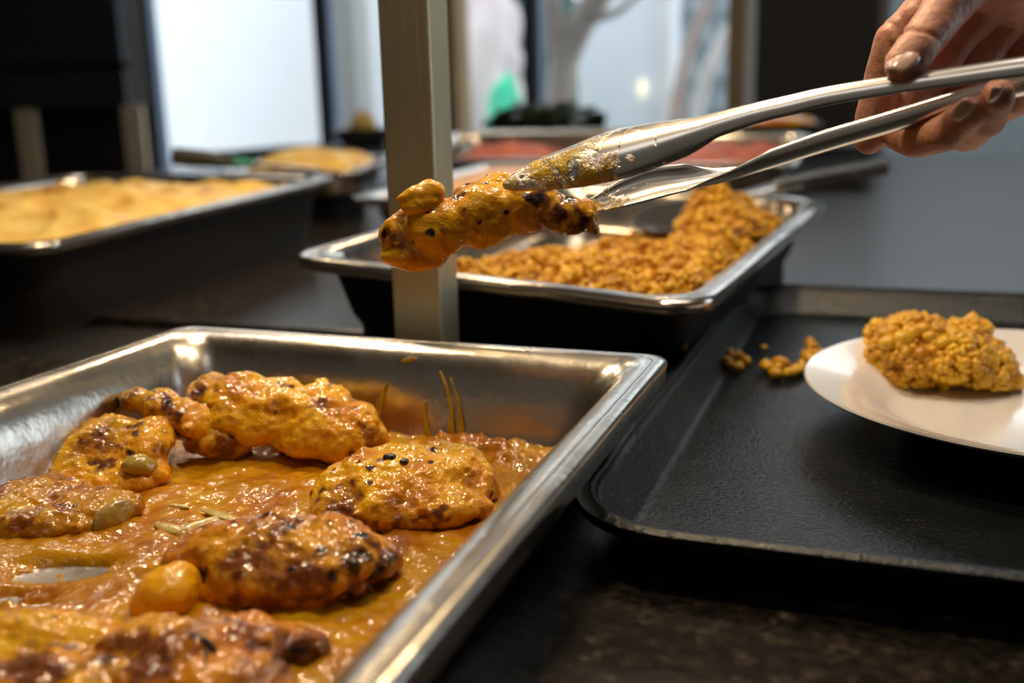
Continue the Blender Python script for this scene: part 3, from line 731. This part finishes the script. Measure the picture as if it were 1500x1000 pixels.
piece('chicken_piece', [L(580,712,.020,.036,.029,.0105,15,22), L(520,722,.017,.022,.027,.0095,15,20), L(652,706,.018,.025,.028,.0100,20,22), L(560,754,.011,.034,.013,.010,18,10), L(640,747,.012,.027,.013,.010,28,10), L(492,754,.010,.011,.014,.009), L(694,714,.013,.011,.019,.009), L(610,690,.026,.030,.010,.006,15,15)],
      M['chicken'], 'plump golden chicken piece against the right wall of the pan', [K(490,755,.014,.010,.45),K(560,672,.03,.003,1.1),K(645,745,.02,.003,.9),K(600,778,.01,.016,.35)], seed=5)
piece('chicken_piece', [L(395,808,.023,.029,.023,.0095,15,22), L(325,805,.020,.017,.015,.0095,15,20), L(278,820,.016,.012,.010,.008), L(468,815,.022,.025,.022,.0092,10,22), L(532,818,.017,.015,.015,.0075,10,18), L(566,822,.014,.007,.008,.0045), L(415,866,.011,.028,.011,.0105,15,8), L(350,858,.011,.016,.011,.009), L(488,858,.011,.015,.010,.0075), L(430,785,.028,.026,.008,.005,10,15)],
      M['chicken2'], 'browned chicken piece with a charred right tip in the middle front', [K(560,828,.016,.008,.7),K(518,830,.018,.006,.8),K(330,815,.022,.010,.35),K(420,835,.022,.018,.35),K(520,862,.012,.008,.55)], seed=6, base=.1)
piece('fruit_chunk', [L(245,870,.012,.0125,.0125,.0115), L(262,858,.013,.010,.010,.010), L(228,885,.009,.010,.010,.008)], M['fruit'], 'rounded orange fruit chunk touching the browned middle chicken piece', [], seed=7, amp=.001, nubs=3, cat='fruit', group='fruit chunks')
piece('chicken_piece', [L(50,945,.013,.030,.020,.012,10), L(110,950,.012,.018,.020,.011), L(40,1000,.010,.034,.022,.011), L(120,1010,.010,.024,.016,.010)],
      M['chicken'], 'chicken piece cut off by the bottom left corner of the photo', [K(20,975,.022,.012,.45),K(60,965,.02,.008,.4),K(150,960,.014,.008,.5)], seed=8, base=.05)
piece('chicken_piece', [L(215,950,.012,.018,.018,.010), L(275,955,.014,.020,.018,.011), L(350,945,.013,.018,.016,.010), L(410,945,.010,.014,.011,.008), L(240,1000,.010,.024,.018,.010), L(330,1000,.011,.024,.016,.010), L(450,950,.008,.008,.008,.006)],
      M['chicken2'], 'dark browned chicken piece at the bottom edge beside the corner one', [K(205,975,.016,.010,.6),K(180,940,.014,.008,.5),K(430,955,.012,.010,.5),K(360,930,.02,.006,.35),K(455,965,.01,.01,.6)], seed=9, base=.14)
# sauce: one uneven sheet in the pan, thin enough at the lower left to bare the metal
sx0, sx1, sy0, sy1 = PX0+.0335, PX1-.0335, PY0+.034, PY1-.034
bare = [(at(80,842,.003),.022,.011), (at(12,884,.003),.022,.009), (at(110,835,.003),.018,.006), (at(330,858,.003),.010,.004), (at(225,850,.003),.012,.007), (at(700,690,.003),.008,.006)]
NX, NY = 150, 250; V, Fc, chv = [], [], []
for j in range(NY+1):
    for i in range(NX+1):
        x = sx0+(sx1-sx0)*i/NX; y = sy0+(sy1-sy0)*j/NY
        ex_ = min(x-sx0, sx1-x, y-sy0, sy1-y)
        v = Vector((x,y,0)); f1 = noise.fractal(v*38, 1, 2, 4); f2 = noise.fractal(v*130+Vector((5,5,5)), 1, 2, 3)
        z = SZ - .001 + .0022*f1 + .0013*f2
        for c, rx, ry in bare:
            dx, dy = (x-c.x)*.94+(y-c.y)*.34, -(x-c.x)*.34+(y-c.y)*.94
            z -= .0078*math.exp(-((dx/rx)**2+(dy/ry)**2)**1.2)*(1+1.2*f1+.9*f2)
        z += .003*math.exp(-ex_/.006)
        # thick browner slop at the far right corner and along the left
        z += .005*math.exp(-(((x+.20)/.05)**2+((y-.505)/.018)**2))*(1+.8*f2)
        V.append((x,y,z)); chv.append(.20*math.exp(-(((x+.18)/.06)**2+((y-.50)/.03)**2)) + .12*f1)
for j in range(NY):
    for i in range(NX):
        a = j*(NX+1)+i; Fc.append((a, a+1, a+NX+2, a+NX+1))
so_ = pobj('curry_sauce', V, Fc, M['sauce'], None, 0)
a = so_.data.attributes.new('char','FLOAT','POINT'); a.data.foreach_set('value', np.array(chv, dtype=np.float32))
tag(so_, 'glossy orange sauce spread over the floor of the near pan', 'sauce', kind='stuff')
SURF.append(BVHTree.FromPolygons([tuple(v) for v in V], Fc))
# vegetable bits lying on the food
def bit(name, px, py, z, r, m, label, cat, seed, yaw=20, group=None):
    h = cast(SURF, px, py); q = h[1].to_track_quat('Z','Y').to_matrix() if h[1].z > 0 else Matrix.Identity(3)
    return piece(name, [(h[0] + h[1]*min(r)*.25, r, (q @ Euler((0,0,D2R(yaw))).to_matrix()).to_euler())], m, label, [], vox=min(r)*.28, smooth=2, amp=min(r)*.25, seed=seed, cat=cat, group=group or 'vegetable bits', nubs=0)
bit('pepper_bit', 204, 682, .030, (.010,.006,.006), M['pepper'], 'pale green pepper bit on the left far chicken piece', 'pepper', 21, -20)
bit('pepper_bit', 165, 755, .018, (.012,.007,.004), M['pepper'], 'olive pepper bit lying in the sauce left of centre', 'pepper', 22)
for i,(px,py,a,b_,yw) in enumerate([(330,757,.017,.0035,35),(295,768,.013,.003,20),(250,775,.010,.003,-20),(262,742,.006,.002,30)]):
    bit('onion_slice', px, py, SZ+.002, (a,b_,.0012), M['onion'], ['longest pale onion slice in the middle of the sauce','middle pale onion slice below the longest','pale onion slice left of the other slices','smallest onion slice above the left one'][i], 'onion', 30+i, yw, 'onion slices in the sauce')
for i,(px,py,z,lab) in enumerate([(571,671,.036,'black peppercorn on top of the right chicken piece, left one'),(592,676,.036,'black peppercorn on top of the right chicken piece, right one')]):
    bit('peppercorn', px, py, z, ((.0034,.0024,.0020),(.0026,.0019,.0014))[i], M['herb'], lab, 'peppercorn', 40+i, 0, 'peppercorns')
bit('burnt_herb', 305, 945, .0255, (.0016,.0042,.0014), M['herb'], 'short black burnt herb on the bottom chicken piece', 'herb', 44, 10, 'burnt herbs')
tubeo('burnt_stalk', [cast(SURF,303,950)[0], cast(SURF,302,966)[0], cast(SURF,298,982)[0]], [.0005,.0006,.0003], M['herb'], None, 6); tag(bpy.data.objects['burnt_stalk'], 'thin burnt stalk below the black herb', 'herb', 'burnt herbs')
bit('burnt_herb', 518, 827, .0315, (.0024,.0024,.002), M['herb'], 'black burnt crumb on the tip of the browned piece', 'herb', 45, 10, 'burnt herbs')

# drips on the far wall (the wall leans from y=.525 at the rim to y=.518 at the sauce)
def wall_pt(px, py, lift=.0006):
    y0_ = PY1-.0255; p = aty(px, py, y0_)
    for _ in range(4):
        h = PZ - p.z; p = aty(px, py, PY1 - float(np.interp(h, [.0042,.008,.013,.020,.029,.042,.0508], [.019,.022,.0248,.0275,.030,.0325,.035])) - lift)
    return p
def drip(path, rad, label):
    P = [wall_pt(*q) for q in path]; bm = bmesh.new()
    for i in range(len(P)-1):
        n = 7
        for k in range(n):
            p = P[i].lerp(P[i+1], k/n); r = rad[i]+(rad[i+1]-rad[i])*k/n; add_ell(bm, p, (r, .0005, r*1.1), (0,0,0), 2)
    me = remeshed(bm, .0004, 1); me.name = 'sauce_drip'
    tag(mobj('sauce_drip', me, M['drip'], None, 0), label, 'drip', 'sauce drips on the pan wall')
drip([(566,563),(562,575),(557,590),(554,604)], [.0010,.0012,.0022,.0026], 'single short drip left of the others on the pan wall')
drip([(645,545),(655,570),(662,600),(660,640)], [.0009,.0013,.0016,.0030], 'longest drip on the far pan wall')
drip([(660,555),(672,590),(676,640)], [.0010,.0013,.0032], 'right drip of the pair on the far pan wall')
drip([(622,590),(622,615),(628,645)], [.0012,.0014,.0030], 'faint drip left of the longest one')
drip([(590,529),(600,527),(610,525)], [.0012,.0016,.001], 'small flat spot high on the pan wall')

# ------------------------------------------------------------------ held chicken piece, in the plane facing the lens
HD = .50
ir, iu, ib = ROT @ Vector((1,0,0)), ROT @ Vector((0,-1,0)), ROT @ Vector((0,0,-1))
CR = Matrix((ir, iu, ib)).transposed()
def Hh(px, py, off, a, b, c, ang=0):                 # radii in photo px at that depth; off = metres towards the viewer
    k = HD/F
    rot = (CR @ Euler((0,0,D2R(ang))).to_matrix()).to_euler()
    return (atd(px, py, HD) + ib*off, (a*k, b*k, c*k), rot)
def Hk(px, py, r, s, off=.012): return (px, py, r, s)
hc = piece('held_chicken', [Hh(605,345,.0,50,42,34,10), Hh(604,376,.0,48,22,30,-4), Hh(640,335,.004,52,44,38,15), Hh(700,315,.002,56,46,38,15), Hh(765,305,0,56,42,36,5), Hh(825,312,0,46,28,30,-8), Hh(862,318,0,16,22,22,0), Hh(872,338,0,9,9,12,0),
        Hh(730,268,-.008,42,20,24,12), Hh(690,280,-.004,30,18,22,20), Hh(720,345,.002,30,17,24,8), Hh(860,298,-.002,12,9,14,0)],
      M['chicken'], 'glazed chicken piece gripped by the tongs in mid air', [Hk(560,375,.010,.5,.0),Hk(575,395,.010,.35),Hk(785,290,.004,.9),Hk(800,292,.003,.9),Hk(822,312,.003,.7),Hk(855,298,.006,.45),Hk(872,335,.010,.45,.004),Hk(735,362,.006,.7),Hk(660,290,.003,.7),Hk(735,250,.006,.8,-.01),Hk(840,340,.008,.45),Hk(820,285,.004,.5),Hk(690,360,.014,.3)], vox=.0014, amp=.0020, seed=14, group='chicken pieces')
piece('fruit_chunk', [Hh(606,293,.010,24,13,16,8), Hh(634,288,.010,24,22,18,10), Hh(622,304,.011,34,17,16,10), Hh(618,290,.011,26,14,16,5)], M['fruit'], 'orange fruit chunk sitting on the held chicken piece', [], vox=.0010, amp=.0012, smooth=4, nubs=0, seed=15, cat='fruit', group='fruit chunks')

# ------------------------------------------------------------------ tongs
def sweep(name, st, m, parent, thick=.0011, nseg=12, smooth=0):
    """st: (centre, width, bow, normal). a bowed strip whose outer side faces the normal"""
    # resample with Catmull-Rom
    S = []
    for i in range(len(st)-1):
        p0, p1, p2, p3 = st[max(i-1,0)], st[i], st[i+1], st[min(i+2,len(st)-1)]
        for k in range(8):
            t = k/8
            def cr_(a,b,c,d): return .5*((2*b)+(c-a)*t+(2*a-5*b+4*c-d)*t*t+(3*b-a-3*c+d)*t*t*t)
            S.append((cr_(p0[0],p1[0],p2[0],p3[0]), cr_(p0[1],p1[1],p2[1],p3[1]), cr_(p0[2],p1[2],p2[2],p3[2]), (p1[3].lerp(p2[3],t)).normalized()))
    S.append(st[-1]); V, Fc = [], []
    for i, (c, wd, bo, n) in enumerate(S):
        t = (S[min(i+1,len(S)-1)][0]-S[max(i-1,0)][0]).normalized()
        wv = n.cross(t).normalized(); nn = t.cross(wv).normalized()
        for k in range(nseg+1):
            q = 2*k/nseg-1; V.append(c + wv*(q*wd/2) + nn*(bo*(1-abs(q)**2.4)))
    for i in range(len(S)-1):
        for k in range(nseg):
            a = i*(nseg+1)+k; Fc.append((a, a+1, a+nseg+2, a+nseg+1))
    o = pobj(name, V, Fc, m, parent, smooth)
    s = o.modifiers.new('thickness','SOLIDIFY'); s.thickness = thick; s.offset = 0
    return o
def tongs_steel_sauced():
    m, nt, b = nodes('sauced_tongs_steel')
    n = nz(nt, 85, 5, .65, dist=.6)
    at_ = nt.nodes.new('ShaderNodeAttribute'); at_.attribute_name = 'sauce'
    ad = nt.nodes.new('ShaderNodeMath'); ad.operation = 'ADD'; nt.links.new(n.outputs[0], ad.inputs[0]); nt.links.new(at_.outputs['Fac'], ad.inputs[1])
    f = ramp(nt, ad.outputs[0], [(.70,(0,0,0)),(.86,(1,1,1))]).outputs[0]
    c = mixc(nt, f, (.80,.79,.77), (.60,.38,.010)); nt.links.new(c, b.inputs['Base Color'])
    inv_ = nt.nodes.new('ShaderNodeMath'); inv_.operation = 'MULTIPLY_ADD'; inv_.inputs[1].default_value = -.92; inv_.inputs[2].default_value = 1
    nt.links.new(f, inv_.inputs[0]); nt.links.new(inv_.outputs[0], b.inputs['Metallic'])
    b.inputs['Roughness'].default_value = .27; b.inputs['Coat Weight'].default_value = .3
    n2 = nz(nt, 300, 3); mu = nt.nodes.new('ShaderNodeMath'); mu.operation = 'MULTIPLY'; nt.links.new(n2.outputs[0], mu.inputs[0]); nt.links.new(f, mu.inputs[1])
    bump(nt, b, [(f, .0005), (mu.outputs[0], .0012)])
    return m
M['tsauce'] = tongs_steel_sauced()
tg = tag(empty('serving_tongs', atd(1300,150,.46)), 'long steel serving tongs held in the hand, gripping a chicken piece', 'tongs')
inv = tg.location
up_n = (ib*.72 + iu*.70 + ir*.05).normalized()
def T(px, py, d, wpx, bo, n=None): return (atd(px,py,d)-inv, wpx*d/F, bo, (n or up_n))
front_n = (ib*.90 + iu*.42).normalized()
upper = [T(738,273,.482,6,.0005,front_n), T(752,268,.481,26,.0016,front_n), T(790,257,.479,52,.0034,front_n), T(840,245,.477,70,.0050,front_n), T(900,228,.474,84,.0062,front_n), T(950,215,.471,78,.0062,front_n), T(1000,202,.468,64,.0060,front_n),
         T(1050,186,.464,52,.0055,up_n), T(1111,168,.458,44,.0046,up_n), T(1155,157,.454,42,.0042,up_n), T(1210,144,.449,40,.0040,up_n), T(1300,129,.440,40,.0040,up_n), T(1400,115,.429,42,.0042,up_n), T(1500,101,.418,44,.0044,up_n), T(1650,82,.403,46,.005,up_n), T(1800,62,.388,46,.005,up_n)]
ou = sweep('upper_arm', upper, M['tsauce'], tg)
tip = np.array(atd(800,256,.479)-inv); n = len(ou.data.vertices); co = np.empty(n*3); ou.data.vertices.foreach_get('co', co); co = co.reshape(-1,3)
dd = np.linalg.norm(co-tip, axis=1); a = ou.data.attributes.new('sauce','FLOAT','POINT'); a.data.foreach_set('value', (.26-.30*(dd/.080)**2).clip(-.6,.3).astype(np.float32))
low_n = (ib*-.88 + iu*-.42).normalized()
lown2 = (iu*-.75 + ib*.35).normalized()
lown3 = (iu*-.70 + ib*.60).normalized()
lower = [T(846,304,.508,8,.0006,low_n), T(880,296,.508,30,.0018,low_n), T(920,280,.508,46,.0036,low_n), T(960,267,.507,52,.0046,low_n), T(1005,259,.505,46,.0050,low_n), T(1060,250,.501,40,.0050,(low_n+lown2)), T(1133,229,.494,38,.0046,lown2), T(1213,204,.485,38,.0044,lown3), T(1300,179,.475,38,.0044,lown3),
         T(1400,149,.461,40,.0044,lown3), T(1500,121,.446,42,.0046,lown3), T(1650,88,.420,46,.005,lown3), T(1800,66,.396,46,.005,lown3)]
ol = sweep('lower_arm', lower, M['tsauce'], tg)
a = ol.data.attributes.new('sauce','FLOAT','POINT'); n = len(ol.data.vertices); co = np.empty(n*3); ol.data.vertices.foreach_get('co', co); co = co.reshape(-1,3)
dd = np.linalg.norm(co-np.array(atd(880,300,.506)-inv), axis=1); a.data.foreach_set('value', (.22-.30*(dd/.05)**1.5).clip(-.6,.3).astype(np.float32))
tubeo('hinge', [atd(1800,40,.391)-inv, atd(1800,92,.391)-inv], [.006,.006], M['tongs'], tg)

# ------------------------------------------------------------------ hand
def cap(bm, pts):
    """overlapping spheres along a chain of (px,py,depth,radius)"""
    for i in range(len(pts)-1):
        a, b_ = pts[i], pts[i+1]; A_, B2 = atd(*a[:3]), atd(*b_[:3]); n = max(2, int((B2-A_).length/.0025))
        for k in range(n+1):
            t = k/n; add_ell(bm, A_.lerp(B2,t), (a[3]+(b_[3]-a[3])*t,)*3, (0,0,0), 2)
bm = bmesh.new()
cap(bm, [(1452,-62,.462,.016),(1405,-18,.452,.0125),(1372,32,.444,.0098),(1352,58,.440,.0098),(1335,82,.437,.0092),(1322,94,.435,.0078)])        # thumb
cap(bm, [(1440,-50,.488,.014),(1362,12,.484,.0115),(1310,62,.486,.0104),(1292,125,.494,.0095),(1279,172,.500,.0090),(1273,205,.500,.0075)])       # index
cap(bm, [(1470,-30,.500,.014),(1400,50,.500,.0115),(1345,135,.505,.0100),(1312,190,.500,.0096),(1345,205,.480,.0092),(1385,195,.462,.0088),(1418,166,.450,.0076)])   # middle
cap(bm, [(1500,-15,.508,.014),(1450,60,.510,.0110),(1405,140,.512,.0096),(1388,188,.500,.0092),(1418,196,.478,.0088),(1446,176,.456,.0082),(1463,140,.440,.0072)])      # ring
cap(bm, [(1540,0,.515,.012),(1505,70,.516,.0096),(1475,135,.515,.0082),(1468,160,.505,.0078),(1490,150,.488,.0072),(1508,125,.478,.0062)])          # little finger
cap(bm, [(1440,-40,.478,.0175),(1520,-40,.490,.020),(1580,-50,.490,.022),(1680,-110,.480,.024),(1800,-190,.470,.027),(2000,-330,.455,.034),(2300,-540,.44,.040)])   # palm, wrist, forearm
cap(bm, [(1470,-10,.495,.014),(1540,10,.505,.016),(1600,-40,.495,.020)])
cap(bm, [(1405,-22,.462,.0135),(1375,10,.476,.0105),(1345,28,.480,.0095)])                                                              # web between thumb and index
me = remeshed(bm, .0013, 7); me.name = 'person'
n = len(me.vertices); co = np.empty(n*3); me.vertices.foreach_get('co', co); co = co.reshape(-1,3); no = np.empty(n*3); me.vertices.foreach_get('normal', no); no = no.reshape(-1,3)
dsp = np.array([noise.fractal(Vector(c)*70, 1, 2, 3)*.0007 for c in co])
# creases across the thumb and index joints
for (px, py, d, dr) in ((1330,52,.440,(1,.45)),(1346,50,.436,(1,.5)),(1318,66,.470,(.5,1)),(1322,40,.472,(.6,1))):
    c = np.array(atd(px,py,d)); ax = np.array((ir*dr[0]-iu*dr[1]).normalized()); pp = np.array((ir*dr[1]+iu*dr[0]).normalized())
    r_ = co-c; dsp -= .0011*np.exp(-((r_@pp)/.0011)**2)*np.exp(-((r_@ax)/.007)**2)*(np.linalg.norm(r_,axis=1)<.02)
co = co + no*dsp[:,None]; me.vertices.foreach_set('co', co.ravel()); me.update()
hand = tag(mobj('person', me, M['skin'], None, 0), "person's bare hand reaching in from the right, closed around the tongs", 'person')
def nail(px, py, d, along, nrm, ln, wd):
    c = atd(px,py,d); t = along.normalized(); nn = (nrm - t*nrm.dot(t)).normalized(); s_ = nn.cross(t)
    V, Fc = [], []
    for i in range(9):
        u = i/8*2-1
        for j in range(7):
            v = j/6*2-1; w_ = wd*math.sqrt(max(.05,1-(abs(u)**3.2)*.75))
            V.append(c + t*(u*ln) + s_*(v*w_) - nn*(.0022*v*v + .0010*u*u))
    for i in range(8):
        for j in range(6): a_ = i*7+j; Fc.append((a_, a_+1, a_+8, a_+7))
    o = pobj('fingernail', V, Fc, M['nail'], hand, 0); s = o.modifiers.new('t','SOLIDIFY'); s.thickness = .0008; s.offset = 0
    return o
th = (atd(1310,104,.4345)-atd(1352,58,.440))
nail(1322,84,.4278, th, ib*.8+iu*.55-ir*.45, .0068, .0058)
nail(1414,165,.4425, atd(1424,150,.455)-atd(1390,190,.465), ib*.9-iu*.2+ir*.2, .0050, .0045)
nail(1464,140,.4328, atd(1466,126,.438)-atd(1446,172,.455), ib*.9+ir*.3, .0045, .0042)

# ------------------------------------------------------------------ lamps
WARM = (1, .74, .45)
SHADE = plain('lamp_shade_steel', (.35,.34,.32), .35, metal=1, var=.05)
BULB = emis('warm_bulb', WARM, 6)
bar_ = tag(empty('guard_canopy', (-.28,.6035,1.0)), 'steel canopy bar on top of the guard post carrying the heat lamps', 'canopy')
boxo('beam', -1.6, 1.3, -.03, .03, 0, .05, M['post'], bar_, .003)
def heat_lamp(x, y, z, pw, label):
    r = tag(empty('heat_lamp', (x,y,z)), label, 'lamp', 'heat lamps over the counter')
    V, Fc = lathe([(.075,-.05),(.072,-.01),(.05,.03),(.02,.05),(.012,.055)], 32); o = pobj('lamp_shade', V, Fc, SHADE, r, 40)
    s = o.modifiers.new('t','SOLIDIFY'); s.thickness = .0015
    tubeo('stem', [(0,0,.05),(0,0,1.06-z if False else .2)], [.006,.006], SHADE, r)
    l = bpy.data.lights.new('heat_bulb','SPOT'); l.energy = pw; l.color = WARM; l.shadow_soft_size = .035; l.spot_size = D2R(140); l.spot_blend = .5
    lo = bpy.data.objects.new('heat_bulb', l); col.objects.link(lo); lo.parent = r; lo.location = (0,0,-.03)
for i,(x,y,z) in enumerate([(-.56,.66,.66),(-.20,.45,.70),(-.14,.78,.64),(-.75,1.15,.62),(-.58,1.45,.62),(-.40,2.2,.62)]):
    heat_lamp(x, y, z, LAMP_W, ['heat lamp above the left end of the near pan','heat lamp above the right side of the near pan','heat lamp above the couscous pan','heat lamp above the casserole pan','heat lamp above the orange bake pan','heat lamp above the back pans'][i])
# neutral ceiling panel behind the viewer
for i,(x,y) in enumerate([(.25,.85),(-1.5,1.6),(-.2,-.9)]):
    r = tag(empty('ceiling_light', (x,y,CE)), ['flush ceiling panel light above the right side','flush ceiling panel light above the left side','flush ceiling panel light behind the viewer'][i], 'light')
    boxo('frame', -.32,.32,-.32,.32,-.03,-.005, M['trim'], r, .004)
    l = bpy.data.lights.new('panel','AREA'); l.shape='SQUARE'; l.size=.6; l.energy = CEIL_W*(1,1,.28)[i]; l.color = (1,.90,.80)
    lo = bpy.data.objects.new('panel', l); col.objects.link(lo); lo.parent = r; lo.location = (0,0,-.035)
